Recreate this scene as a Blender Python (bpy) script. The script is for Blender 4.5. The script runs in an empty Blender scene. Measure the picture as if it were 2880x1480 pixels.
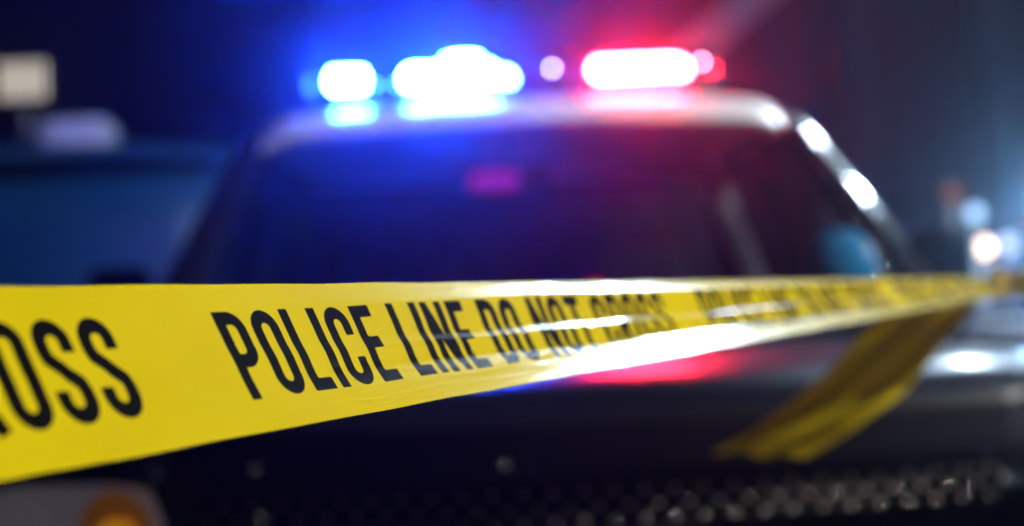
import bpy, bmesh, math, random
import numpy as np
from mathutils import Vector, Matrix
random.seed(4)
R = math.radians
sc = bpy.context.scene
COL = sc.collection

# ------------------------------------------------------------------ camera
FPX = 4000.0                                # focal length in pixels of a 2880 wide frame (50 mm on full frame)
CAM = Vector((-.20, -1.99, 1.12))
YAW, PITCH, ROLL = .038, .058, -.05
def cam_dir(a, b):
    """direction in the world of a view-space vector (a right, b down, 1 forward)"""
    c, s = math.cos(ROLL), math.sin(ROLL)
    x, dn = c*a + s*b, -s*a + c*b
    c, s = math.cos(PITCH), math.sin(PITCH)
    y, z = c + s*dn, s - c*dn
    c, s = math.cos(YAW), math.sin(YAW)
    return Vector((c*x + s*y, -s*x + c*y, z))
FWD = cam_dir(0, 0)
RIGHT = (cam_dir(1, 0) - FWD).normalized()
UP = -(cam_dir(0, 1) - FWD).normalized()
cd = bpy.data.cameras.new('camera')
cam = bpy.data.objects.new('camera', cd); COL.objects.link(cam)
m = Matrix((RIGHT, UP, -FWD)).transposed().to_4x4(); m.translation = CAM
cam.matrix_world = m
cd.sensor_width = 36; cd.lens = 36*FPX/2880
cd.clip_start = .01; cd.clip_end = 600
cd.dof.use_dof = True
cd.dof.focus_distance = .655
cd.dof.aperture_fstop = 3.8
sc.camera = cam

# ------------------------------------------------------------------ night sky, moon, exposure
w = bpy.data.worlds.new('World'); sc.world = w; w.use_nodes = True
nt = w.node_tree
sky = nt.nodes.new('ShaderNodeTexSky'); sky.sky_type = 'NISHITA'; sky.sun_disc = False
sky.sun_elevation = R(-4); sky.sun_rotation = R(150); sky.altitude = 50
nt.links.new(sky.outputs[0], nt.nodes['Background'].inputs[0])
nt.nodes['Background'].inputs[1].default_value = .05
sd = bpy.data.lights.new('moon', 'SUN'); sd.energy = .012; sd.angle = R(.5); sd.color = (.75, .85, 1)
so = bpy.data.objects.new('moon', sd); COL.objects.link(so); so.rotation_euler = (R(48), 0, R(35))
sc.view_settings.view_transform = 'Standard'; sc.view_settings.look = 'None'
sc.view_settings.exposure = 0; sc.view_settings.gamma = 1
sc.render.engine = 'CYCLES'
cy = sc.cycles
cy.use_denoising = True
cy.sample_clamp_indirect = 4; cy.sample_clamp_direct = 0
cy.max_bounces = 6; cy.diffuse_bounces = 2; cy.glossy_bounces = 3; cy.transmission_bounces = 4
cy.volume_bounces = 0; cy.transparent_max_bounces = 16
cy.caustics_reflective = False; cy.caustics_refractive = False

# ------------------------------------------------------------------ materials
def pmat(name, col, rough=.5, metal=0., coat=0., var=.12, scale=6., bump=0., bscale=60., spec=.5, crough=.06):
    m = bpy.data.materials.new(name); m.use_nodes = True
    n = m.node_tree; b = n.nodes['Principled BSDF']
    tc = n.nodes.new('ShaderNodeTexCoord')
    nz = n.nodes.new('ShaderNodeTexNoise'); nz.inputs['Scale'].default_value = scale; nz.inputs['Detail'].default_value = 4
    n.links.new(tc.outputs['Object'], nz.inputs['Vector'])
    rp = n.nodes.new('ShaderNodeValToRGB')
    rp.color_ramp.elements[0].position = .3; rp.color_ramp.elements[1].position = .7
    rp.color_ramp.elements[0].color = [c*(1-var) for c in col] + [1]
    rp.color_ramp.elements[1].color = [min(1, c*(1+var)) for c in col] + [1]
    n.links.new(nz.outputs['Fac'], rp.inputs['Fac']); n.links.new(rp.outputs['Color'], b.inputs['Base Color'])
    b.inputs['Roughness'].default_value = rough; b.inputs['Metallic'].default_value = metal
    b.inputs['Coat Weight'].default_value = coat; b.inputs['Coat Roughness'].default_value = crough
    b.inputs['Specular IOR Level'].default_value = spec
    if bump:
        nb = n.nodes.new('ShaderNodeTexNoise'); nb.inputs['Scale'].default_value = bscale; nb.inputs['Detail'].default_value = 3
        bp = n.nodes.new('ShaderNodeBump'); bp.inputs['Strength'].default_value = bump; bp.inputs['Distance'].default_value = .01
        n.links.new(tc.outputs['Object'], nb.inputs['Vector']); n.links.new(nb.outputs['Fac'], bp.inputs['Height'])
        n.links.new(bp.outputs['Normal'], b.inputs['Normal'])
    return m
def emat(name, col, strength):
    m = bpy.data.materials.new(name); m.use_nodes = True
    n = m.node_tree; n.nodes.remove(n.nodes['Principled BSDF'])
    e = n.nodes.new('ShaderNodeEmission'); e.inputs[0].default_value = (*col, 1); e.inputs[1].default_value = strength
    n.links.new(e.outputs[0], n.nodes['Material Output'].inputs['Surface'])
    return m
def glass(name, tint, rough=.02, ior=1.5):
    """thin pane: tinted see-through plus a fresnel reflection"""
    m = bpy.data.materials.new(name); m.use_nodes = True
    n = m.node_tree; n.nodes.remove(n.nodes['Principled BSDF'])
    t = n.nodes.new('ShaderNodeBsdfTransparent'); t.inputs[0].default_value = (*tint, 1)
    g = n.nodes.new('ShaderNodeBsdfGlossy'); g.inputs['Roughness'].default_value = rough
    f = n.nodes.new('ShaderNodeFresnel'); f.inputs[0].default_value = ior
    mx = n.nodes.new('ShaderNodeMixShader')
    n.links.new(f.outputs[0], mx.inputs[0]); n.links.new(t.outputs[0], mx.inputs[1]); n.links.new(g.outputs[0], mx.inputs[2])
    n.links.new(mx.outputs[0], n.nodes['Material Output'].inputs['Surface'])
    return m
M = dict(
    black=pmat('black_car_paint', (.008, .011, .022), .32, coat=.5, var=.2, spec=.3, crough=.13),
    white=pmat('white_car_paint', (.86, .86, .86), .35, coat=.6, var=.03),
    trim=pmat('black_trim_plastic', (.018, .018, .02), .5, var=.2, bump=.1),
    gloss=pmat('gloss_black_pillar', (.012, .012, .016), .12, coat=1.),
    rubber=pmat('tyre_rubber', (.02, .02, .02), .8, bump=.3),
    steel=pmat('wheel_steel', (.25, .25, .26), .35, .9),
    matte=pmat('matte_black_mesh', (.003, .003, .004), .95, spec=.05),
    satin=pmat('satin_black_nose', (.006, .008, .014), .45, spec=.3),
    chrome=pmat('chrome', (.75, .75, .76), .16, 1.),
    glint=pmat('glint_chrome', (.85, .78, .80), .25, 1.),
    glass=glass('windscreen_glass', (.42, .48, .52)),
    sglass=glass('side_glass', (.25, .28, .32)),
    dome=glass('clear_lightbar_dome', (.93, .95, .97), .08, 1.35),
    lamplens=pmat('headlamp_reflector', (.40, .37, .42), .3, .1),
    amber=pmat('amber_indicator', (.85, .30, .01), .25, spec=.6),
    cloth=pmat('seat_cloth', (.09, .085, .10), .85, bump=.3),
    belt=pmat('seat_belt_webbing', (.20, .035, .03), .7),
    greybelt=pmat('grey_pillar_trim', (.45, .44, .46), .7),
    spot=pmat('spotlight_lens_blue_reflection', (.015, .22, .50), .12, spec=.6),  # the strobes' blue reflection is put into the lens colour
    asphalt=pmat('asphalt', (.045, .045, .048), .75, var=.35, scale=3, bump=.5, bscale=90),
    paving=pmat('paving_concrete', (.25, .24, .23), .8, scale=2),
    paint=pmat('road_paint', (.7, .7, .68), .6),
    wall=pmat('plum_grey_stucco', (.055, .045, .085), .85, scale=1.2, bump=.2),
    column=pmat('pale_column_concrete', (.06, .08, .13), .8, scale=1),
    bargeb=pmat('pale_painted_beam', (.50, .46, .48), .7),
    pane=pmat('dark_window_pane', (.01, .014, .02), .08, spec=.6),
    vanblue=pmat('blue_van_paint', (.002, .058, .125), .5, coat=.2, scale=1),
    vandark=pmat('van_dark_trim', (.02, .02, .025), .6),
    vent=pmat('pale_blue_grey_vent', (.50, .60, .75), .6),
    pole=pmat('galvanised_pole', (.32, .33, .34), .45, .7),
)

_b = M['lamplens'].node_tree.nodes['Principled BSDF']            # faint added glow brightens the headlamp, which the lamps don't reach
_b.inputs['Emission Color'].default_value = (.80, .70, .85, 1); _b.inputs['Emission Strength'].default_value = .05

# ------------------------------------------------------------------ mesh helpers
def link(name, me, mat, parent=None, smooth=True):
    o = bpy.data.objects.new(name, me); COL.objects.link(o)
    if mat: me.materials.append(mat)
    if parent: o.parent = parent
    if smooth:
        for p in me.polygons: p.use_smooth = True
    return o
def grid(name, P, mat, parent=None, thick=0., closed_u=False, smooth=True, sub=0):
    """P[i][j] -> quads"""
    nu, nv = len(P), len(P[0])
    vs = [tuple(p) for row in P for p in row]
    fs = []
    for i in range(nu if closed_u else nu-1):
        for j in range(nv-1):
            a, b = i*nv+j, ((i+1) % nu)*nv+j
            fs.append((a, b, b+1, a+1))
    me = bpy.data.meshes.new(name); me.from_pydata(vs, [], fs); me.update()
    o = link(name, me, mat, parent, smooth)
    if thick:
        s = o.modifiers.new('thickness', 'SOLIDIFY'); s.thickness = thick; s.offset = -1
    if sub:
        s = o.modifiers.new('smooth', 'SUBSURF'); s.levels = sub; s.render_levels = sub
    return o
def box(name, c, size, mat, parent=None, bev=.01, seg=2, rot=None, taper=None):
    bm = bmesh.new(); bmesh.ops.create_cube(bm, size=1)
    for v in bm.verts:
        k = 1.
        if taper and v.co.z > 0: k = taper
        v.co = Vector((v.co.x*size[0]*k, v.co.y*size[1]*k, v.co.z*size[2]))
    if bev: bmesh.ops.bevel(bm, geom=bm.edges[:], offset=min(bev, min(size)*.45), segments=seg, affect='EDGES', profile=.5)
    mt = Matrix.Translation(Vector(c))
    if rot: mt = mt @ Matrix.Rotation(rot[2], 4, 'Z') @ Matrix.Rotation(rot[1], 4, 'Y') @ Matrix.Rotation(rot[0], 4, 'X')
    bm.transform(mt)
    me = bpy.data.meshes.new(name); bm.to_mesh(me); bm.free()
    return link(name, me, mat, parent)
def pod(name, c, size, mat, parent, ex=.9):
    """rounded lamp body"""
    bm = bmesh.new(); bmesh.ops.create_uvsphere(bm, u_segments=24, v_segments=14, radius=1)
    for v in bm.verts:
        v.co = Vector([math.copysign(abs(q)**ex, q)*h/2 for q, h in zip(v.co, size)]) + Vector(c)
    me = bpy.data.meshes.new(name); bm.to_mesh(me); bm.free()
    return link(name, me, mat, parent)
def tube(name, pts, rad, mat, parent=None, n=12, flat=1.):
    """swept tube through points; rad number or list; flat squashes it"""
    pts = [Vector(p) for p in pts]
    if not isinstance(rad, (list, tuple)): rad = [rad]*len(pts)
    rows = []
    ref = Vector((0, 0, 1))
    for i, p in enumerate(pts):
        t = (pts[min(i+1, len(pts)-1)] - pts[max(i-1, 0)]).normalized()
        if abs(t.dot(ref)) > .95: r2 = Vector((0, 1, 0))
        else: r2 = ref
        a = t.cross(r2).normalized(); b = a.cross(t).normalized()
        rows.append([p + (a*math.cos(q)*rad[i] + b*math.sin(q)*rad[i]*flat) for q in [2*math.pi*k/n for k in range(n)]])
    vs = [tuple(v) for r in rows for v in r]; fs = []
    for i in range(len(rows)-1):
        for k in range(n):
            fs.append((i*n+k, i*n+(k+1) % n, (i+1)*n+(k+1) % n, (i+1)*n+k))
    fs.append(tuple(range(n))[::-1]); fs.append(tuple(range((len(rows)-1)*n, len(rows)*n)))
    me = bpy.data.meshes.new(name); me.from_pydata(vs, [], fs); me.update()
    return link(name, me, mat, parent)
def lathe(name, prof, mat, parent, c, axis='X', n=28):
    """prof: (radius, offset along axis)"""
    vs, fs = [], []
    for r, h in prof:
        for k in range(n):
            q = 2*math.pi*k/n; a, b = r*math.cos(q), r*math.sin(q)
            v = {'X': (h, a, b), 'Y': (a, h, b), 'Z': (a, b, h)}[axis]
            vs.append((v[0]+c[0], v[1]+c[1], v[2]+c[2]))
    for i in range(len(prof)-1):
        for k in range(n):
            fs.append((i*n+k, i*n+(k+1) % n, (i+1)*n+(k+1) % n, (i+1)*n+k))
    fs.append(tuple(range(n))[::-1]); fs.append(tuple(range((len(prof)-1)*n, len(prof)*n)))
    me = bpy.data.meshes.new(name); me.from_pydata(vs, [], fs); me.update()
    return link(name, me, mat, parent)
def empty(name, loc=(0, 0, 0), rz=0, label=None, cat=None, group=None):
    o = bpy.data.objects.new(name, None); COL.objects.link(o); o.location = loc; o.rotation_euler = (0, 0, rz)
    o.empty_display_size = .2
    if label: tag(o, label, cat, group)
    return o
def tag(o, label, cat, group=None):
    o['label'] = label; o['category'] = cat
    if group: o['group'] = group
    return o
def lerp(a, b, t): return a + (b-a)*t
def interp(x, tab): return float(np.interp(x, [t[0] for t in tab], [t[1] for t in tab]))

# ------------------------------------------------------------------ setting
def sheet(name, x0, x1, y0, y1, z0, z1, mat):
    o = box(name, ((x0+x1)/2, (y0+y1)/2, (z0+z1)/2), (x1-x0, y1-y0, z1-z0), mat, None, bev=0)
    o['kind'] = 'structure'; return o
gr = grid('ground', [[(x, y, 0) for y in (-60, 0, 60, 130)] for x in (-110, -30, 30, 110)], M['asphalt'], smooth=False)
gr['kind'] = 'structure'
sheet('pavement', -60, 60, 13.2, 17.0, 0, .13, M['paving'])
for k in range(-3, 5):
    o = grid('road_marking', [[(k*4.0+x, y, .004) for y in (6.6, 6.72)] for x in (0, 2.0)], M['paint'], smooth=False)
    o['kind'] = 'structure'

# ------------------------------------------------------------------ the police SUV
def hood_z(x, y):
    zc = interp(y, [(-.02, 1.012), (0, 1.037), (.03, 1.059), (.08, 1.074), (.16, 1.084), (.25, 1.090), (.35, 1.0945), (.5, 1.099), (.7, 1.104), (.9, 1.109), (1.1, 1.114), (1.3, 1.118)])
    ax = abs(x)
    return zc - .030*(ax/.9)**2 + .012*math.exp(-((ax-.55)/.09)**2) - .05*max(0, (ax-.78)/.14)**2
def side_x(y, z):
    base = interp(z, [(.30, .93), (.42, .985), (.6, 1.015), (.8, 1.02), (.95, 1.01), (1.04, .985), (1.10, .955), (1.16, .925)])
    taper = interp(y, [(0.0, -.13), (.15, -.075), (.4, -.03), (.9, 0), (4.3, 0), (5.0, -.06), (5.1, -.10)])
    return base + taper
def make_suv(loc, rz, label, lights, group='police vehicles with roof light bars', detail=True):
    T = empty('police_suv', loc, rz, label, 'police car', group)
    # hood
    ys = [-.02, -.012, 0, .012, .03, .055, .08, .12, .16, .25, .35, .5, .7, .9, 1.1, 1.3]
    xs = [-.88 + 1.76*i/32 for i in range(33)]
    def fy(x, y):                                             # the nose sweeps back to the sides
        return y + (1-y/1.3)*.17*(abs(x)/.88)**2.4
    grid('hood', [[(x, fy(x, y), hood_z(x, y)) for y in ys] for x in xs], M['black'], T, thick=.02, sub=1)
    # flanks: fender, doors, rear quarter on each side
    zs = [.34, .42, .5, .6, .7, .8, .9, .98, 1.04, 1.08, 1.11, 1.14]
    def topz(y): return interp(y, [(.05, 1.012), (.15, 1.047), (.3, 1.064), (.7, 1.08), (1.3, 1.10), (1.6, 1.13), (5.1, 1.16)])
    def flank(name, s, y0, y1, mat):
        n = max(6, int((y1-y0)/.06))
        P = []
        for i in range(n+1):
            y = lerp(y0, y1, i/n); tz = topz(y); row = []
            for z in zs:
                zz = .34 + (z-.34)/(1.14-.34)*(tz-.34)
                x = side_x(y, zz*1.14/tz if y < 1.3 else zz)
                row.append((s*x, y, zz))
            if y < 1.32:
                row.append((s*(side_x(y, 1.14)-.03), y, tz+.004)); row.append((s*.872, y, tz-.004))
            else:
                row.append((s*(side_x(y, 1.14)-.03), y, tz+.003)); row.append((s*.86, y, tz))
            P.append(row)
        o = grid(name, P, mat, T, thick=.012)
        # wheel arch opening
        bm = bmesh.new(); bm.from_mesh(o.data)
        kill = [f for f in bm.faces if any((f.calc_center_median().y-wy)**2 + (f.calc_center_median().z-.39)**2 < .43**2 for wy in (.98, 4.05))
                and f.calc_center_median().z < .85]
        bmesh.ops.delete(bm, geom=kill, context='FACES'); bm.to_mesh(o.data); bm.free()
        return o
    for s in (-1, 1):
        flank('fender', s, .10, 1.44, M['black'])
        for nm, a, b in (('front_door', 1.452, 2.55), ('rear_door', 2.562, 3.55)):
            d = flank(nm, s, a, b, M['white'])
            tube('door_handle', [(s*1.02, b-.28, .98), (s*1.05, b-.24, .985), (s*1.05, b-.12, .985), (s*1.02, b-.08, .98)], .012, M['trim'], d, 8)
        flank('rear_quarter', s, 3.562, 5.08, M['black'])
    # cowl, dashboard
    grid('cowl', [[(x, 1.27 + .03*j + .05*(abs(x)/.9)**2, hood_z(x, 1.3)-.004+.004*j) for j in range(5)] for x in [-.88+1.76*i/16 for i in range(17)]], M['trim'], T, thick=.01)
    # windscreen
    def ws(u, t):                                             # u -1..1, t 0 base .. 1 header
        hw = lerp(.925, .755, t) ; x = u*hw
        y = lerp(1.30, 2.06, t) - .14*(1-u*u)*lerp(1, .75, t) + .02*math.sin(math.pi*t)
        z = lerp(1.10, 1.745, t) + .022*math.sin(math.pi*t) + .012*(1-u*u)*t
        return (x, y, z)
    grid('windscreen', [[ws(-1+2*i/24, j/14) for j in range(15)] for i in range(25)], M['glass'], T)
    for s in (-1, 1):
        pts = []
        for k in range(15):
            p = Vector(ws(s, k/14)); pts.append(p + Vector((s*.012, .01, .008)))
        tube('windscreen_pillar', pts, [.05-.026*k/14 for k in range(15)], M['gloss'], T, 14)
    for s in (-1, 1):
        tube('windscreen_seal', [Vector(ws(s, k/14)) + Vector((-s*.030, -.022, .016))*(1-.5*k/14) for k in range(15)], [.034-.02*k/14 for k in range(15)], M['matte'], T, 12)
    # roof with rounded front lip
    def roof_z(x, y):
        c = interp(y, [(2.0, 1.748), (2.03, 1.775), (2.08, 1.800), (2.16, 1.834), (2.3, 1.864), (2.5, 1.880), (3.0, 1.890), (3.8, 1.880), (4.5, 1.84), (4.7, 1.80)])
        ax = abs(x)/.83
        return c - .028*ax**2 - .085*max(0, (ax-.80)/.2)**2
    ry = [2.0, 2.01, 2.03, 2.05, 2.08, 2.12, 2.16, 2.22, 2.3, 2.4, 2.5, 2.7, 3.0, 3.4, 3.8, 4.2, 4.5, 4.7]
    grid('roof', [[(x, y - .075*(1-(x/.83)**2)*max(0, 1-(y-2)/.5), roof_z(x, y)) for y in ry] for x in [-.83+1.66*i/28 for i in range(29)]], M['white'], T, thick=.02)
    # side glass, pillars, rails, tailgate
    def gx(y, z): return lerp(.925, .775, (z-1.14)/(1.76-1.14))
    for s in (-1, 1):
        def pane(nm, y0a, y1a, y0b, y1b):
            P = [[(s*gx(0, lerp(1.13, 1.75, j/6)), lerp(lerp(y0a, y0b, j/6), lerp(y1a, y1b, j/6), i/6), lerp(1.13, 1.75, j/6)) for j in range(7)] for i in range(7)]
            grid(nm, P, M['sglass'], T)
        pane('side_window', 1.45, 2.50, 2.12, 2.50); pane('side_window', 2.60, 3.52, 2.60, 3.52); pane('side_window', 3.62, 4.75, 3.62, 4.5)
        for y in (2.55, 3.57):
            box('door_pillar', (s*.85, y, 1.44), (.04, .10, .66), M['gloss'], T, .01, rot=(0, -s*.236, 0))
        tube('roof_rail', [(s*.79, 2.08, 1.75), (s*.80, 2.4, 1.78), (s*.80, 3.2, 1.79), (s*.79, 4.2, 1.78), (s*.77, 4.65, 1.75)], .024, M['gloss'], T, 10)
    grid('tailgate', [[(x, y, z) for (y, z) in ((5.1, .40), (5.13, .7), (5.12, 1.0), (5.08, 1.14))] for x in [-.95+1.9*i/10 for i in range(11)]], M['black'], T, thick=.02)
    grid('rear_window', [[(x*(1-.15*j/5), lerp(5.08, 4.68, j/5), lerp(1.14, 1.80, j/5)) for j in range(6)] for x in [-.90+1.8*i/10 for i in range(11)]], M['sglass'], T)
    # nose panel under the hood lip, bumper, grille, headlamps
    def nose(x, z, off=0): return .17*(abs(x)/.88)**2.4 - .02 + off + max(0, (.96-z))*.10
    def strip(nm, x0, x1, z0, z1, mat, par, off=0., n=24, thick=.02):
        return grid(nm, [[(lerp(x0, x1, i/n), nose(lerp(x0, x1, i/n), lerp(z0, z1, j/4), off), lerp(z0, z1, j/4)) for j in range(5)] for i in range(n+1)], mat, par, thick=thick)
    strip('grille_surround', -.62, .62, .925, 1.024, M['satin'], T, -.008)
    strip('grille_surround', -.62, .62, .66, .70, M['black'], T, -.012)
    g = strip('grille', -.60, .60, .68, .94, M['matte'], T, .07)
    # honeycomb bars in front of the grille back, with chrome beads added on the upper crossings for glints
    px_, pz_ = .042, .0205
    bars = bmesh.new()
    def bar(a, b, r=.0028):
        a, b = Vector(a), Vector(b); t = (b-a).normalized(); u = t.cross(Vector((0, 1, 0))).normalized(); v = u.cross(t)
        vv = [bars.verts.new(p + u*r*i + v*r*j*1.6) for p in (a, b) for i, j in ((-1, -1), (1, -1), (1, 1), (-1, 1))]
        for k in range(4): bars.faces.new((vv[k], vv[(k+1) % 4], vv[4+(k+1) % 4], vv[4+k]))
    rows = 11
    glint_me = None
    for r in range(rows):
        z = .914 - r*pz_
        off = (r % 2)*px_/2
        k = -14
        while k*px_ + off <= .585:
            x = k*px_ + off
            if x >= -.585:
                p = (x, nose(x, z, .004), z)
                for dx in (-px_/2, px_/2):
                    x2, z2 = x+dx, z-pz_
                    if abs(x2) <= .59 and r < rows-1: bar(p, (x2, nose(x2, z2, .004), z2))
                if detail and r < 3:
                    if glint_me is None:
                        bm = bmesh.new(); bmesh.ops.create_uvsphere(bm, u_segments=12, v_segments=8, radius=.0052)
                        for v in bm.verts: v.co.y *= .7
                        glint_me = bpy.data.meshes.new('grille_glint'); bm.to_mesh(glint_me); bm.free()
                        for f in glint_me.polygons: f.use_smooth = True
                        glint_me.materials.append(M['glint'])
                    o = bpy.data.objects.new('grille_glint', glint_me); COL.objects.link(o); o.parent = g
                    o.location = (p[0], p[1]-.004, p[2])
            k += 1
    me = bpy.data.meshes.new('grille_mesh'); bars.to_mesh(me); bars.free()
    gm = link('honeycomb_mesh', me, M['matte'], g, smooth=False); gm['kind'] = 'stuff'
    bmp = strip('bumper', -.93, .93, .36, .66, M['black'], T, -.06, 30)
    strip('lower_intake', -.55, .55, .42, .56, M['trim'], bmp, -.09)
    strip('bumper_valance', -.90, .90, .26, .37, M['trim'], T, -.03, 30)
    for x, z in ((-.494, .970), (-.49, .90), (-.15, .957)):
        lathe('sensor', [(.0015, -.006), (.0035, -.0045), (.0042, 0), (.0042, .02)], M['glint'], T, (x, nose(x, z, -.03), z), 'Y', 16)
    for s in (-1, 1):
        def hl(x, z, off): return (s*x, nose(x, z, off) + .0, z)
        n = 12
        def rounded(a, b, k=.55):                            # square patch -> rounded patch
            a, b = 2*a-1, 2*b-1
            return (.5+.5*a*math.sqrt(1-k*b*b*.5), .5+.5*b*math.sqrt(1-k*a*a*.5))
        def patch(nm, x0, x1, z0, z1, off, bulge, mat, par, k=.55, thick=0.):
            P = []
            for i in range(n+1):
                row = []
                for j in range(n+1):
                    a, b = rounded(i/n, j/n, k)
                    row.append(hl(lerp(x0, x1, a), lerp(z0, z1, b), off - bulge*math.sin(math.pi*i/n)*math.sin(math.pi*j/n)))
                P.append(row)
            return grid(nm, P, mat, par, thick=thick)
        h = patch('headlamp', .63, .93, .78, .955, -.012, .015, M['lamplens'], T)
        ind = patch('indicator', .638, .76, .79, .945, -.035, .02, M['amber_lens'], h, 1.0)
        c = hl(.690, .865, -.066)
        pod('bulb', c, (.066, .02, .085), M['amber_lit'], ind)
        c = hl(.855, .87, -.040)
        lathe('reflector_bowl', [(.001, .0), (.03, -.006), (.048, -.012), (.055, -.014), (.056, -.002)], M['lamplens'], h, c, 'Y', 24)
        strip('headlamp_frame', s*.625, s*.94, .955, .972, M['black'], h, -.014, 12)
    # wheels
    for s in (-1, 1):
        for wy in (.98, 4.05):
            wl = lathe('wheel', [(.24, -.11), (.34, -.125), (.385, -.11), (.392, -.07), (.392, .07), (.385, .11), (.34, .125), (.24, .11)], M['rubber'], T, (s*.87, wy, .392), 'X', 36)
            lathe('rim', [(.02, s*.06), (.08, s*.075), (.10, s*.05), (.20, s*.045), (.235, s*.095), (.245, s*.10)], M['steel'], wl, (s*.87, wy, .392), 'X', 30)
    box('underbody', (0, 2.6, .42), (1.5, 4.6, .28), M['trim'], T, .05)
    # cabin
    dash = grid('dashboard', [[(x, y, z - .02*(abs(x)/.8)**2) for (y, z) in ((1.36, 1.08), (1.55, 1.12), (1.72, 1.13), (1.82, 1.09), (1.84, .85))] for x in [-.83+1.66*i/12 for i in range(13)]], M['trim'], T, thick=.02)
    box('laptop_mount', (.06, 1.86, 1.14), (.26, .03, .18), M['trim'], dash, .01, rot=(-.3, 0, 0))
    for x, c in ((.075, 'dotblue'), (.163, 'dotred')):  # added glowing dots stand in for reflections on the windscreen
        lathe('reflection_dot', [(.001, -.006), (.012, -.004), (.014, 0)], M[c], dash, (x, 1.80, 1.262), 'Y', 14)
        tube('reflection_dot_stalk', [(x, 1.80, 1.25), (x, 1.80, 1.12)], .006, M['trim'], dash, 8)
    box('cabin_floor', (0, 3.0, .56), (1.7, 3.4, .04), M['trim'], T, .01)
    sw = []
    for k in range(25):
        q = 2*math.pi*k/24
        sw.append((.40+.185*math.cos(q), 1.98+.06*math.sin(q), 1.09+.175*math.sin(q)))
    st = tube('steering_wheel', sw, .016, M['trim'], T, 10)
    tube('steering_column', [(.40, 1.98, 1.09), (.40, 1.80, 1.02)], .04, M['trim'], st, 12)
    for s in (-1, 1):
        seat = box('seat', (s*.40, 2.72, .82), (.50, .52, .18), M['cloth'], T, .07, 4)
        box('seat_back', (s*.40, 2.99, 1.14), (.48, .15, .62), M['cloth'], seat, .06, 4, rot=(-.2, 0, 0), taper=.86)
        box('headrest', (s*.40, 3.06, 1.53), (.27, .11, .17), M['cloth'], seat, .05, 4)
    box('partition', (0, 3.25, 1.25), (1.5, .03, .95), M['trim'], T, .01)
    # belt webbing and inner trim strip behind the windscreen
    P = [[(lerp(-.66, -.585, i/3) + .10*t, 1.92+.18*t, 1.14+.36*t) for t in [j/8 for j in range(9)]] for i in range(4)]
    grid('seat_belt', P, M['belt'], T, thick=.003)
    P = [[(lerp(.64, .70, i/3) - .13*t, 1.92+.2*t, 1.14+.50*t) for t in [j/8 for j in range(9)]] for i in range(4)]
    grid('inner_pillar_trim', P, M['greybelt'], T, thick=.02)
    mir = box('rear_view_mirror', (-.05, 1.93, 1.585), (.25, .05, .075), M['trim'], T, .02, 3)
    box('magenta_reflection', (-.09, 1.895, 1.575), (.13, .012, .05), M['reflglow'], mir, .005)  # added glowing patch stands in for a magenta reflection on the windscreen
    tube('mirror_stem', [(-.05, 1.94, 1.60), (-.05, 1.97, 1.70)], .010, M['trim'], mir, 8)
    # wipers
    for x0, x1 in ((-.70, -.05), (-.02, .66)):
        pts = []
        for k in range(8):
            u = lerp(x0, x1, k/7)/.925; p = Vector(ws(u, .05+.035*k/7)); pts.append(p + Vector((0, -.02, .012)))
        tube('wiper', pts, .007, M['trim'], T, 6)
    # door mirrors
    for s in (-1, 1):
        mh = box('door_mirror', (s*1.08, 1.74, 1.285), (.17, .11, .18), M['matte'], T, .045, 4)
        box('mirror_glass', (s*1.085, 1.797, 1.285), (.13, .006, .14), M['chrome'], mh, .002)
        tube('mirror_arm', [(s*.93, 1.76, 1.15), (s*1.06, 1.75, 1.23)], .03, M['gloss'], mh, 10)
    # pillar spotlight beside the windscreen
    sp = lathe('spotlight', [(.012, .09), (.05, .085), (.075, .05), (.088, 0), (.090, -.03), (.086, -.036)], M['gloss'], T, (0, 0, 0), 'Y', 28)
    sp.location = (.715, 1.40, 1.275); sp.rotation_euler = (0, 0, R(-12))
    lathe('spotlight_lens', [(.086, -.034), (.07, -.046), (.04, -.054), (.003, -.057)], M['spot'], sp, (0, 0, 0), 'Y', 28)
    tube('spotlight_arm', [(.07, .03, -.01), (.12, .05, -.04), (.155, .06, -.08)], .014, M['chrome'], sp, 10)
    # light bar
    LB = box('light_bar', (0, 2.52, 1.918), (1.30, .30, .03), M['trim'], T, .012, 3)
    for s in (-1, 1):
        box('mounting_foot', (s*.50, 2.52, 1.878), (.08, .16, .055), M['trim'], LB, .01)
        box('end_cap', (s*.638, 2.52, 1.955), (.016, .28, .05), M['trim'], LB, .014, 3)
    for (x, y, wd, ht, mk) in lights:
        pod('lamp_module', (x, 2.52+y, (1.930+ht/2) if ht > .02 else 1.985), (wd, .07 if ht > .02 else .02, ht), M[mk], LB)
    P = []
    for k in range(13):
        q = math.pi*k/12
        P.append([(x, 2.52 - .145*math.cos(q), 1.928 + .110*math.sin(q)**.6) for x in [-.63+1.26*i/8 for i in range(9)]])
    grid('lens_dome', P, M['dome'], LB)
    return T

BLUE, RED = (.010, .06, 1.), (1., .014, .03)
M['blue'] = emat('blue_strobe_lit', BLUE, 2600)
M['blue_mid'] = emat('blue_strobe_half', (.10, .25, 1.), 90)
M['pale'] = emat('pale_blue_led', (.35, .45, 1.), 40)
M['red'] = emat('red_strobe_lit', RED, 1050)
M['pink'] = emat('pink_led', (1., .45, .75), 45)
M['redweak'] = emat('red_strobe_weak', RED, 30)
M['takedown'] = emat('white_takedown_lamp', (.28, .58, 1.), 45)
M['off'] = pmat('unlit_led_reflector', (.10, .12, .2), .25, .8)
M['dotblue'] = emat('blue_reflection_dot', (.02, .10, .8), 3.)
M['amber_lit'] = emat('amber_indicator_lit', (1., .38, .01), .34)
M['amber_lens'] = pmat('amber_lens', (.35, .10, .01), .3)
_b = M['amber_lens'].node_tree.nodes['Principled BSDF']                # glows from the bulb behind it
_b.inputs['Emission Color'].default_value = (1., .36, .03, 1); _b.inputs['Emission Strength'].default_value = .06
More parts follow.
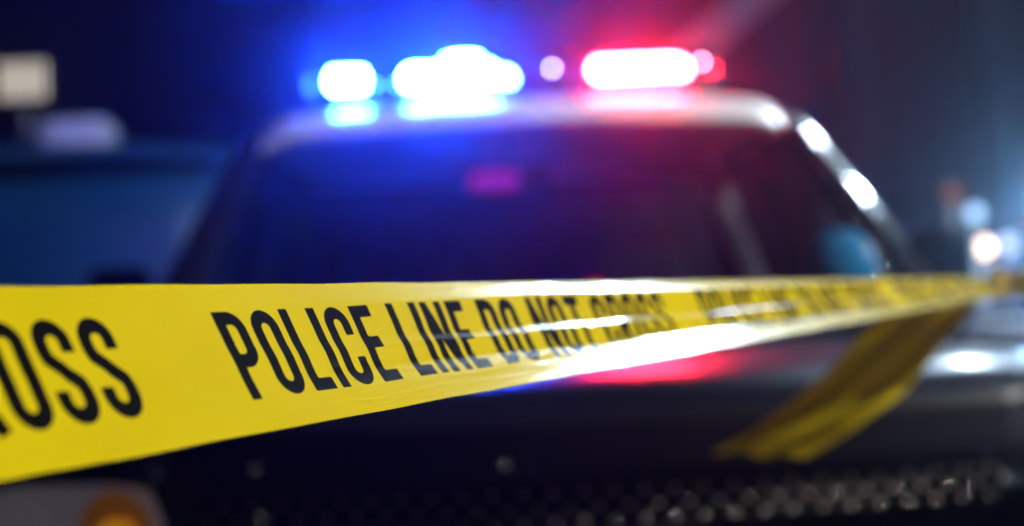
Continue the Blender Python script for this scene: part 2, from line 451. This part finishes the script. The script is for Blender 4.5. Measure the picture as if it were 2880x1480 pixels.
M['dotred'] = emat('red_reflection_dot', (1., .02, .08), 5.)
M['reflglow'] = emat('magenta_reflection_glow', (.8, .01, .45), .8)

suv = make_suv((0, 0, 0), 0, 'black and white police SUV facing the camera behind the yellow tape, roof lights flashing',
    [(-.52, -.06, .115, .095, 'blue'), (-.40, -.06, .09, .045, 'off'), (-.275, -.06, .14, .085, 'blue'), (-.155, -.06, .20, .11, 'blue'),
     (-.03, -.06, .07, .06, 'blue_mid'), (.125, -.08, .014, .014, 'pale'), (.24, -.04, .06, .04, 'off'), (.36, -.06, .22, .095, 'red'),
     (.465, -.06, .19, .080, 'red'), (.60, -.08, .012, .012, 'pink')])

# ------------------------------------------------------------------ second police SUV, parked behind to the right, rear towards us
suv2 = make_suv((5.05, 12.4, 0), R(184), 'white-lit police SUV parked far right at the frame edge, red roof lamp glowing',
    [(.58, .03, .09, .055, 'redweak'), (.40, .06, .12, .05, 'takedown'), (.22, .06, .16, .06, 'takedown'), (0, .06, .16, .06, 'takedown'),
     (-.22, .06, .16, .06, 'takedown'), (-.45, .06, .12, .05, 'off')], detail=False)

# ------------------------------------------------------------------ blue police van on the left
def make_van():
    T = empty('van', (-3.55, 8.2, 0), 0, 'tall teal blue box van behind the police car on the left', 'van')
    P = []
    prof = [(-1.05, .45), (-1.06, 1.0), (-1.05, 1.9), (-1.02, 2.48), (-.95, 2.62), (-.6, 2.68), (0, 2.70), (.6, 2.68), (.95, 2.62), (1.02, 2.48), (1.05, 1.9), (1.06, 1.0), (1.05, .45)]
    for y, k, dz in ((-.06, .93, -.10), (0, .985, -.02), (.06, 1, 0), (2.4, 1, 0), (4.8, 1, 0), (5.0, .97, -.03)):
        P.append([(x*k*1.9, y, max(.45, z+dz) if z > .5 else .45) for x, z in prof])
    b = grid('body', P, M['vanblue'], T, thick=.03)
    for y, nm, d in ((-.06, 'rear_panel', -1), (5.0, 'front_panel', 1)):
        o = grid(nm, [[(x, y, z) for z in (.45, .9, 1.4, 1.9, 2.46)] for x in (-1.80, -.9, 0, .9, 1.80)], M['vanblue'], T, thick=.03)
    for x in (-.72, .72):
        dr = box('rear_door', (x*1.0, -.10, 1.35), (1.36, .03, 1.65), M['vanblue'], T, .03)
        box('door_latch', (x*.25, -.125, 1.25), (.05, .03, .2), M['vandark'], dr, .01)
    box('rear_bumper', (0, -.12, .48), (3.5, .14, .18), M['vandark'], T, .03)
    for x in (-1.7, 1.7):
        box('tail_lamp', (x*.99, -.10, .95), (.14, .04, .34), M['taill'], T, .015)
    for x in (-1.55, 1.55):
        for y in (.9, 4.0):
            wl = lathe('wheel', [(.22, -.12), (.36, -.13), (.40, -.10), (.40, .10), (.36, .13), (.22, .12)], M['rubber'], T, (x, y, .40), 'X', 30)
            lathe('rim', [(.02, .08*x/1.55), (.20, .07*x/1.55), (.225, .11*x/1.55)], M['steel'], wl, (x, y, .40), 'X', 24)
    box('roof_vent', (.62, .30, 2.80), (.46, .5, .22), M['vent'], T, .035, 3)
    fl = box('floodlight', (.22, .35, 3.24), (.38, .12, .32), M['vandark'], T, .03, 3)
    tube('floodlight_post', [(.22, .35, 2.66), (.22, .35, 3.09)], .03, M['pole'], fl, 10)
    for k in range(6):
        box('floodlight_tube', (.07+.060*k, .275, 3.24), (.024, .03, .27), M['flood'], fl, .01)
    return T
M['taill'] = pmat('red_tail_lens', (.3, .01, .01), .2)
M['flood'] = emat('warm_flood_tube', (1., .90, .74), 1.1)
make_van()

# ------------------------------------------------------------------ building behind
def make_building():
    T = empty('building', (0, 17, 0), 0, 'plum grey stucco building with pale columns behind the police car', 'building')
    box('wall', (11, .25, 5), (26, .5, 10), M['wall'], T, .02)
    for x in (5.2, 7.0, 8.8, 10.6):
        c = box('column', (x, -.45, 3.6), (.42, .42, 7.2), M['column'], T, .03)
        box('column_base', (x, -.45, .3), (.60, .60, .5), M['column'], c, .03)
    for x in (12.6, 16.0, 19.4):
        for z in (2.4, 6.2):
            wn = box('window', (x, -.02, z), (1.5, .10, 1.9), M['column'], T, .01)
            for dx in (-.35, .35):
                box('pane', (x+dx, -.085, z), (.62, .02, 1.74), M['pane'], wn, .004)
            box('sill', (x, -.12, z-1.0), (1.7, .22, .08), M['column'], wn, .01)
    # sloping entrance canopy: a pale edge beam and its dark soffit
    cn = box('canopy', (3.35, -1.0, 5.05), (3.4, 1.6, .12), M['wall'], T, .02, rot=(0, -R(38), 0))
    box('canopy_edge', (3.35, -1.84, 5.05), (3.4, .08, .42), M['bargeb'], cn, .01, rot=(0, -R(38), 0))
    return T
make_building()

# ------------------------------------------------------------------ street lamps
M['street'] = emat('street_lamp_led', (1., .97, .90), 640)
M['street2'] = emat('far_lamp_white', (.62, .82, 1.), 3500)
def street_lamp(base, head, h, mk, label, size=(.62, .34), tilt=0.):
    b, hd = Vector((*base, 0)), Vector((*head, h))
    T = empty('street_lamp', b, 0, label, 'street lamp', 'street lamps')
    hd = hd - b
    lathe('base_plate', [(.16, 0), (.16, .03), (.10, .08), (.085, .5), (.07, .52)], M['pole'], T, (0, 0, 0), 'Z', 20)
    tube('pole', [(0, 0, .5), (0, 0, h*.5), (0, 0, h*.93)], [.07, .06, .05], M['pole'], T, 14)
    d = Vector((hd.x, hd.y, 0)); L = d.length; d.normalize()
    arm = [(d.x*L*t, d.y*L*t, h*.93 + (h*.07+.02)*math.sin(t*math.pi/2)) for t in [k/8*.92 for k in range(9)]]
    tube('arm', arm, .035, M['pole'], T, 10)
    rz = math.atan2(d.y, d.x)
    hs = box('lamp_head', (hd.x, hd.y, h+.03), (size[0]+.12, size[1]+.08, .10), M['pole'], T, .03, 3, rot=(0, -tilt, rz))
    nx, nz = math.sin(tilt)*.06, math.cos(tilt)*.06
    box('lamp_glass', (hd.x+d.x*nx, hd.y+d.y*nx, h+.03-nz), (size[0], size[1], .03), M[mk], hs, .01, rot=(0, -tilt, rz))
    return T
street_lamp((6.4, -.50), (5.3, -.55), 3.4, 'street', 'grey street lamp at the near right, holding the end of the tape', tilt=R(55))
street_lamp((4.3, 4.5), (3.12, 4.12), 4.55, 'street2', 'cool white street lamp beyond the right edge beside the first police car', (.15, .13))
street_lamp((4.7, 6.0), (3.38, 5.3), 5.3, 'street2', 'taller cool white street lamp between the two police cars, beyond the right edge', (.15, .13))

def scene_flood(base, h, label):
    T = empty('floodlight', (*base, 0), 0, label, 'floodlight')
    for k in range(3):
        q = 2*math.pi*k/3 + .4
        tube('leg', [(0, 0, .75), (.62*math.cos(q), .62*math.sin(q), .01)], .018, M['pole'], T, 8)
    tube('mast', [(0, 0, .3), (0, 0, h-.18)], [.032, .022], M['pole'], T, 10)
    box('crossbar', (0, 0, h-.19), (.82, .03, .03), M['pole'], T, .006)
    for x in (-.25, .25):
        hd = box('lamp_head', (x, 0, h+.10), (.48, .10, .58), M['vandark'], T, .02)
        box('lamp_glass', (x, -.058, h+.10), (.43, .015, .52), M['scene'], hd, .004)
    return T
M['scene'] = emat('scene_flood_led', (.30, .62, 1.), 110)
scene_flood((3.42, 5.6), 1.46, 'twin headed floodlight on a tripod at the right frame edge before the second police car')
def lantern(px, py, Y, col, st, label, r=.05):
    d = cam_dir((px-1440)/FPX, (py-740)/FPX); p = CAM + d*((Y-CAM.y)/d.y)
    T = empty('lantern', (p.x, p.y, 0), 0, label, 'lantern', 'far lanterns at the right')
    tube('post', [(0, 0, 0), (0, 0, p.z-.9*r)], .018, M['pole'], T, 10)
    mt = emat('lantern_glow', col, st)
    g = lathe('globe', [(.4*r, -r), (.85*r, -.5*r), (r, 0), (.85*r, .5*r), (.35*r, r)], mt, T, (0, 0, p.z), 'Z', 18)
    lathe('cap', [(.6*r, r), (.5*r, 1.15*r), (.1*r, 1.3*r)], M['matte'], T, (0, 0, p.z), 'Z', 18)
    return T
lantern(2742, 600, 6.8, (.40, .66, 1.), 2.2, 'pale blue lantern left of the second police car')
lantern(2768, 696, 6.9, (1., .70, .50), 6., 'peach coloured lantern low between police cars')
lantern(2832, 686, 7.0, (.55, .66, .95), 2.4, 'grey white lantern just right of the peach one')
lantern(2680, 545, 7.1, (1., .34, .08), .22, 'dim orange lantern above the right door mirror', r=.06)

# ------------------------------------------------------------------ the police tape
def view_pt(x, y, z): return CAM + RIGHT*x - UP*y + FWD*z          # x right, y down, z forward of the photographer
VPX, D0, TW = 3850., .52, .076
tv = np.array([VPX-1440, 772-740, FPX]); tv /= np.linalg.norm(tv)
T0 = D0*np.array([-1440/FPX, 65/FPX, 1.])
wv = np.array([.60, 1., 0.]); wv[2] = -(wv[0]*tv[0] + wv[1]*tv[1])/tv[2]; wv /= np.linalg.norm(wv)
nv_ = np.cross(tv, wv); nv_ /= np.linalg.norm(nv_)
if nv_[2] > 0: nv_ = -nv_                                           # faces the photographer
def across(s):
    """unit vector from the upper to the lower edge: the strip slowly turns its face up towards the knot"""
    a = np.asarray(.62*np.clip((np.asarray(s)-.15)/1.35, 0, 1)**1.1)[..., None]
    return np.cos(a)*wv + np.sin(a)*nv_
def chord(s):
    # seen width so that the lower edge stays taut between its ends while the film gathers into long folds
    T = T0 + np.asarray(s)[..., None]*tv; W = across(s)
    k = 615 - .1864*1440
    return (k*T[..., 2] - FPX*T[..., 1] - .1864*FPX*T[..., 0])/(FPX*W[..., 1] + .1864*FPX*W[..., 0] - k*W[..., 2])

# lettering: distance field of bold condensed capitals (mm)
LH, LW, ST = 45., 20., 6.9
def arc(cx, cy, rx, ry, a0, a1, n=14): return [(cx+rx*math.cos(R(lerp(a0, a1, i/n))), cy+ry*math.sin(R(lerp(a0, a1, i/n)))) for i in range(n+1)]
h_ = ST/2; c_ = LW/2; ra = c_-h_                    # y up from the baseline
top, bot, mid = LH-h_, h_, LH/2
def letter(ch):
    if ch == 'I': return [[(h_, 0), (h_, LH)]], ST
    if ch == 'L': return [[(h_, 0), (h_, LH)], [(0, h_), (LW*.86, h_)]], LW*.86
    if ch == 'E': return [[(h_, 0), (h_, LH)], [(0, h_), (LW*.88, h_)], [(0, mid+1), (LW*.8, mid+1)], [(0, top), (LW*.88, top)]], LW*.88
    if ch == 'T': return [[(c_, 0), (c_, LH)], [(0, top), (LW, top)]], LW
    if ch == 'N': return [[(h_, 0), (h_, LH)], [(LW-h_+1, 0), (LW-h_+1, LH)], [(h_-.5, LH-1.5), (LW-h_+1.5, 1.5)]], LW+1
    if ch == 'O': return [arc(c_, top-ra, ra, ra, 180, 0) + arc(c_, bot+ra, ra, ra, 0, -180) + [(h_, top-ra)]], LW
    if ch == 'C': return [[(LW-h_, LH*.64)] + arc(c_, top-ra, ra, ra, 0, 180) + arc(c_, bot+ra, ra, ra, 180, 360) + [(LW-h_, LH*.36)]], LW
    if ch == 'D': return [[(h_, 0), (h_, LH)], [(0, top)] + arc(c_, top-ra, ra, ra, 90, 0) + arc(c_, bot+ra, ra, ra, 0, -90) + [(0, bot)]], LW
    if ch == 'P': return [[(h_, 0), (h_, LH)], [(0, top)] + arc(c_, top-ra, ra, ra, 90, 0) + arc(c_, mid-3+ra, ra, ra, 0, -90) + [(0, mid-3)]], LW
    if ch == 'R': return letter('P')[0] + [[(c_, mid-2), (LW-h_+.6, 0)]], LW
    if ch == 'S':
        p = [(LW-h_, LH*.68)] + arc(c_, top-ra, ra, ra, 0, 180, 12) + [(h_, LH*.70), (h_+.8, LH*.62), (c_-1, LH*.53), (c_+1, LH*.47), (LW-h_-.8, LH*.38), (LW-h_, LH*.30)] + arc(c_, bot+ra, ra, ra, 0, -180, 12) + [(h_, LH*.32)]
        return [p], LW
def text_segments(txt, x0):
    segs, x = [], x0
    for ch in txt:
        if ch == ' ': x += 12; continue
        st, wd = letter(ch)
        segs.append((x, wd, [[(px+x, py) for px, py in p] for p in st])); x += wd + 4.6
    return segs, x - 4.6
def sdf(U, V, strokes):
    d = np.full(U.shape, 99.)
    for p in strokes:
        for i in range(len(p)-1):
            ax, ay = p[i]; bx, by = p[i+1]; L = math.hypot(bx-ax, by-ay)
            if L < 1e-6: continue
            tx, ty = (bx-ax)/L, (by-ay)/L
            a = (U-ax)*tx + (V-ay)*ty; b = np.abs(-(U-ax)*ty + (V-ay)*tx)
            qx = np.abs(a-L/2) - L/2; qy = b - h_
            dd = np.minimum(np.maximum(qx, qy), 0) + np.hypot(np.maximum(qx, 0), np.maximum(qy, 0))
            d = np.minimum(d, dd)
            if 0 < i: d = np.minimum(d, np.hypot(U-ax, V-ay) - h_)
    return d
def tape_print(S, Vd, phase):
    """S metres along, Vd metres below the upper edge -> distance (mm) to the nearest letter"""
    Um, Vm = S*1000 - phase, (TW*.79 - Vd)*1000
    segs, end = text_segments('POLICE LINE DO NOT CROSS', 0)
    Um = Um*(end/437.)
    period = end*1.135
    D = np.full(S.shape, 30.)
    s1 = Um[:, 0]
    for k in range(int(math.floor(s1.min()/period))-1, int(math.ceil(s1.max()/period))+1):
        for x, wd, st in segs:
            lo, hi = x + k*period - 8, x + wd + k*period + 8
            i0, i1 = np.searchsorted(s1, lo), np.searchsorted(s1, hi)
            if i1 > i0:
                D[i0:i1] = np.minimum(D[i0:i1], sdf(Um[i0:i1]-k*period, Vm[i0:i1], st))
    return D

def tape_material():
    m = bpy.data.materials.new('printed_barrier_film'); m.use_nodes = True
    n = m.node_tree; b = n.nodes['Principled BSDF']; out = n.nodes['Material Output']
    at = n.nodes.new('ShaderNodeAttribute'); at.attribute_name = 'print'
    tc = n.nodes.new('ShaderNodeTexCoord')
    ns = n.nodes.new('ShaderNodeTexNoise'); ns.inputs['Scale'].default_value = 900; ns.inputs['Detail'].default_value = 2
    n.links.new(tc.outputs['Object'], ns.inputs['Vector'])
    mp = n.nodes.new('ShaderNodeMapRange'); mp.inputs[1].default_value = -.22; mp.inputs[2].default_value = .22
    n.links.new(at.outputs['Fac'], mp.inputs[0])
    ny = n.nodes.new('ShaderNodeTexNoise'); ny.inputs['Scale'].default_value = 14; ny.inputs['Detail'].default_value = 3
    n.links.new(tc.outputs['Object'], ny.inputs['Vector'])
    yr = n.nodes.new('ShaderNodeValToRGB')
    yr.color_ramp.elements[0].position = .3; yr.color_ramp.elements[1].position = .7
    yr.color_ramp.elements[0].color = (.78, .60, .001, 1); yr.color_ramp.elements[1].color = (.84, .66, .002, 1)
    n.links.new(ny.outputs['Fac'], yr.inputs['Fac'])
    mx = n.nodes.new('ShaderNodeMix'); mx.data_type = 'RGBA'
    n.links.new(mp.outputs[0], mx.inputs[0]); mx.inputs[6].default_value = (.004, .0037, .003, 1)
    n.links.new(yr.outputs['Color'], mx.inputs[7]); n.links.new(mx.outputs[2], b.inputs['Base Color'])
    b.inputs['Roughness'].default_value = .165; b.inputs['Specular IOR Level'].default_value = .38
    b.inputs['IOR'].default_value = 1.5
    # fine crinkles of stretched film: long along the strip
    mpg = n.nodes.new('ShaderNodeMapping'); mpg.inputs['Scale'].default_value = (1, 1, 1)
    au = n.nodes.new('ShaderNodeAttribute'); au.attribute_name = 'uvpos'
    n.links.new(au.outputs['Vector'], mpg.inputs['Vector']); mpg.inputs['Scale'].default_value = (26, 190, 1)
    n1 = n.nodes.new('ShaderNodeTexNoise'); n1.inputs['Scale'].default_value = 1; n1.inputs['Detail'].default_value = 4; n1.inputs['Distortion'].default_value = .6
    n.links.new(mpg.outputs['Vector'], n1.inputs['Vector'])
    bp = n.nodes.new('ShaderNodeBump'); bp.inputs['Strength'].default_value = .25; bp.inputs['Distance'].default_value = .0012
    n.links.new(n1.outputs['Fac'], bp.inputs['Height'])
    b2 = n.nodes.new('ShaderNodeBump'); b2.inputs['Strength'].default_value = .03; b2.inputs['Distance'].default_value = .0004
    n.links.new(ns.outputs['Fac'], b2.inputs['Height']); n.links.new(bp.outputs['Normal'], b2.inputs['Normal'])
    n.links.new(b2.outputs['Normal'], b.inputs['Normal'])
    tl = n.nodes.new('ShaderNodeBsdfTranslucent'); n.links.new(mx.outputs[2], tl.inputs['Color'])
    ms = n.nodes.new('ShaderNodeMixShader'); ms.inputs[0].default_value = .07
    n.links.new(b.outputs[0], ms.inputs[1]); n.links.new(tl.outputs[0], ms.inputs[2])
    n.links.new(ms.outputs[0], out.inputs['Surface'])
    return m
TAPE = tape_material()
def strip_mesh(name, S, V, POS, parent, phase, printed=True):
    """S (n,) metres along, V (k,) 0..1 across, POS (n,k,3)"""
    nS, nV = len(S), len(V)
    idx = np.arange(nS*nV).reshape(nS, nV)
    f = np.stack([idx[:-1, :-1], idx[1:, :-1], idx[1:, 1:], idx[:-1, 1:]], -1).reshape(-1, 4)
    me = bpy.data.meshes.new(name)
    me.vertices.add(nS*nV); me.vertices.foreach_set('co', POS.reshape(-1))
    me.loops.add(f.size); me.loops.foreach_set('vertex_index', f.reshape(-1))
    me.polygons.add(len(f)); me.polygons.foreach_set('loop_start', np.arange(0, f.size, 4))
    me.polygons.foreach_set('use_smooth', np.ones(len(f), bool))
    me.update(calc_edges=True)
    SS, VV = np.meshgrid(S, V*TW, indexing='ij')
    a = me.attributes.new('print', 'FLOAT', 'POINT'); a.data.foreach_set('value', (tape_print(SS, VV, phase) if printed else np.full(SS.shape, 20.)).reshape(-1))
    a = me.attributes.new('uvpos', 'FLOAT_VECTOR', 'POINT'); a.data.foreach_set('vector', np.stack([SS, VV, SS*0], -1).reshape(-1))
    return link(name, me, TAPE, parent, smooth=False)
tape = empty('police_tape', view_pt(*(T0 + .15*tv)), 0, 'yellow barrier tape printed POLICE LINE DO NOT CROSS stretched across the foreground', 'barrier tape')
inv = Matrix.Translation(-tape.location)
BAS = np.array([RIGHT, -UP, FWD]); CAMN = np.array(CAM); TL = np.array(tape.location)
def to_world(p): return p @ BAS + CAMN - TL
def s_at(px):                                                        # distance along the upper edge at which it crosses this column
    z = D0*VPX/(VPX-px); return (z-D0)/tv[2]
S_KNOT = s_at(2745)
S = np.concatenate([np.arange(-1.6, -.25, .02), np.arange(-.25, S_KNOT, .0009)])
V = np.linspace(0, 1, 90)
PH = 1000*s_at(548)
Sg, Vg = np.meshgrid(S, V, indexing='ij')
CW = np.clip(chord(Sg), .02, .0785)
amp = np.interp(Sg, [-.2, .1, .25, .5, 1.0, 1.6], [.02, .04, .20, .40, .52, .60])      # slope of the folds
_fv = np.linspace(0, 1, 401)
_fs = np.interp(_fv, [0, .15, .22, .41, .46, .51, .55, .62, .69, 1], [1.1, .9, -.5, -.6, .65, .65, -.6, -.6, .75, .95])
for _ in range(60): _fs[1:-1] = (_fs[:-2] + 2*_fs[1:-1] + _fs[2:])/4
_fs -= _fs.mean()
_fh = np.concatenate([[0], np.cumsum((_fs[1:]+_fs[:-1])/2*(_fv[1]-_fv[0]))])
def fold(v): return np.interp(v, _fv, _fh)                                       # two long creases
ripple = (amp*fold(Vg) + .12*amp*np.sin(2*np.pi*(Sg*3.1+Vg*1.7))/(6.)*np.sin(np.pi*Vg))*CW
edge = .0003*np.sin(Sg*61)*np.sin(Sg*17+1)
sag = -.0
WS = across(Sg); NS = np.cross(tv, WS); NS *= np.sign((NS*nv_).sum(-1))[..., None]
POS = T0 + Sg[..., None]*tv + (Vg*CW + edge)[..., None]*WS + ripple[..., None]*NS
strip_mesh('tape_strip', S, V, to_world(POS), tape, PH)

# knot, loose tail and the run that goes on to the street lamp
K = T0 + S_KNOT*tv
kw = float(chord(S_KNOT))
kc = K + .5*kw*across(S_KNOT)
def path_strip(name, pts, wvec, widths, phase, n=160, crinkle=.004, printed=True, shear=False):
    pts = np.array(pts); wvec = np.array(wvec)
    t = np.linspace(0, 1, len(pts)); tt = np.linspace(0, 1, n)
    def sm(a): 
        b = np.stack([np.interp(tt, t, a[:, i]) for i in range(a.shape[1])], 1)
        for _ in range(12): b[1:-1] = (b[:-2] + 2*b[1:-1] + b[2:])/4
        return b
    C, Wd = sm(pts), sm(wvec)
    wid = np.interp(tt, np.linspace(0, 1, len(widths)), widths)
    s = np.concatenate([[0], np.cumsum(np.linalg.norm(np.diff(C, axis=0), axis=1))])
    v = np.linspace(0, 1, 28)
    Sx, Vx = np.meshgrid(s, v, indexing='ij')
    tn = np.gradient(C, axis=0); tn /= np.linalg.norm(tn, axis=1)[:, None]
    if not shear: Wd = Wd - (Wd*tn).sum(1)[:, None]*tn
    Wd /= np.linalg.norm(Wd, axis=1)[:, None]
    nn = np.cross(tn, Wd); nn /= np.linalg.norm(nn, axis=1)[:, None]
    cr = crinkle*(np.sin(Sx*38+Vx*5)*.5 + np.sin(Vx*14+Sx*9)*.8)
    P = C[:, None] + ((Vx-.5)*wid[:, None])[..., None]*Wd[:, None] + cr[..., None]*nn[:, None]
    return strip_mesh(name, s, v, to_world(P), tape, phase, printed)
def at_px(u, v, z): return [(u-1440)/FPX*z, (v-740)/FPX*z, z]
zk = K[2]
path_strip('tail', [at_px(2730, 815, zk+.01), at_px(2640, 860, zk+.01), at_px(2540, 950, zk), at_px(2430, 1080, zk-.01), at_px(2360, 1140, zk-.02), at_px(2260, 1205, zk-.03), at_px(2130, 1280, zk-.04)],
           [(.8, .4, -.1), (.95, .25, -.2), (1., .15, -.25), (1., .1, -.3), (1., .0, -.45), (1., -.05, -.5), (1., -.05, -.5)], [.03, .075, .10, .108, .116, .122, .118], 90, crinkle=.0045, printed=False, shear=True)
# straight on to the lamp pole
pole_w = np.array([6.33 - CAM.x, -.50 - CAM.y, 1.30 - CAM.z]); pole_v = np.array([pole_w @ np.array(RIGHT), -pole_w @ np.array(UP), pole_w @ np.array(FWD)])
path_strip('far_run', [kc, lerp(kc, pole_v, .33) + np.array([0, .008, 0]), lerp(kc, pole_v, .66) + np.array([0, .008, 0]), pole_v], [(0, 1, .35), (0, 1, .5), (0, 1, .3), (0, 1, .1)], [.036, .05, .07, .074], 240, printed=False)
kn = []
for k in range(40):
    q = 2*math.pi*k/13
    kn.append(kc + .006*math.cos(q)*np.array([1, 0, .2]) + .013*math.sin(q)*np.array([0, 1, .1]) + (k/40-.5)*.03*np.array([.6, .2, 1]))
knot = tube('knot', [tuple(to_world(np.array(p))) for p in kn], .008, TAPE, tape, 8, .6)
a = knot.data.attributes.new('print', 'FLOAT', 'POINT'); a.data.foreach_set('value', np.full(len(knot.data.vertices), 20.))

# ------------------------------------------------------------------ haze added to give the lamps the glow of lens bloom
hz = box('haze', (0, 28, 5.0), (150, 120, 12.0), None, None, bev=0)
hz['kind'] = 'stuff'; hz['label'] = 'thin haze added for the bloom around the lamps'
hm = bpy.data.materials.new('haze'); hm.use_nodes = True; hn = hm.node_tree; hn.nodes.clear()
vo = hn.nodes.new('ShaderNodeVolumePrincipled'); vo.inputs['Color'].default_value = (.72, .84, 1, 1)
vo.inputs['Density'].default_value = .006; vo.inputs['Anisotropy'].default_value = .95
oo = hn.nodes.new('ShaderNodeOutputMaterial'); hn.links.new(vo.outputs[0], oo.inputs['Volume'])
hz.data.materials.append(hm)
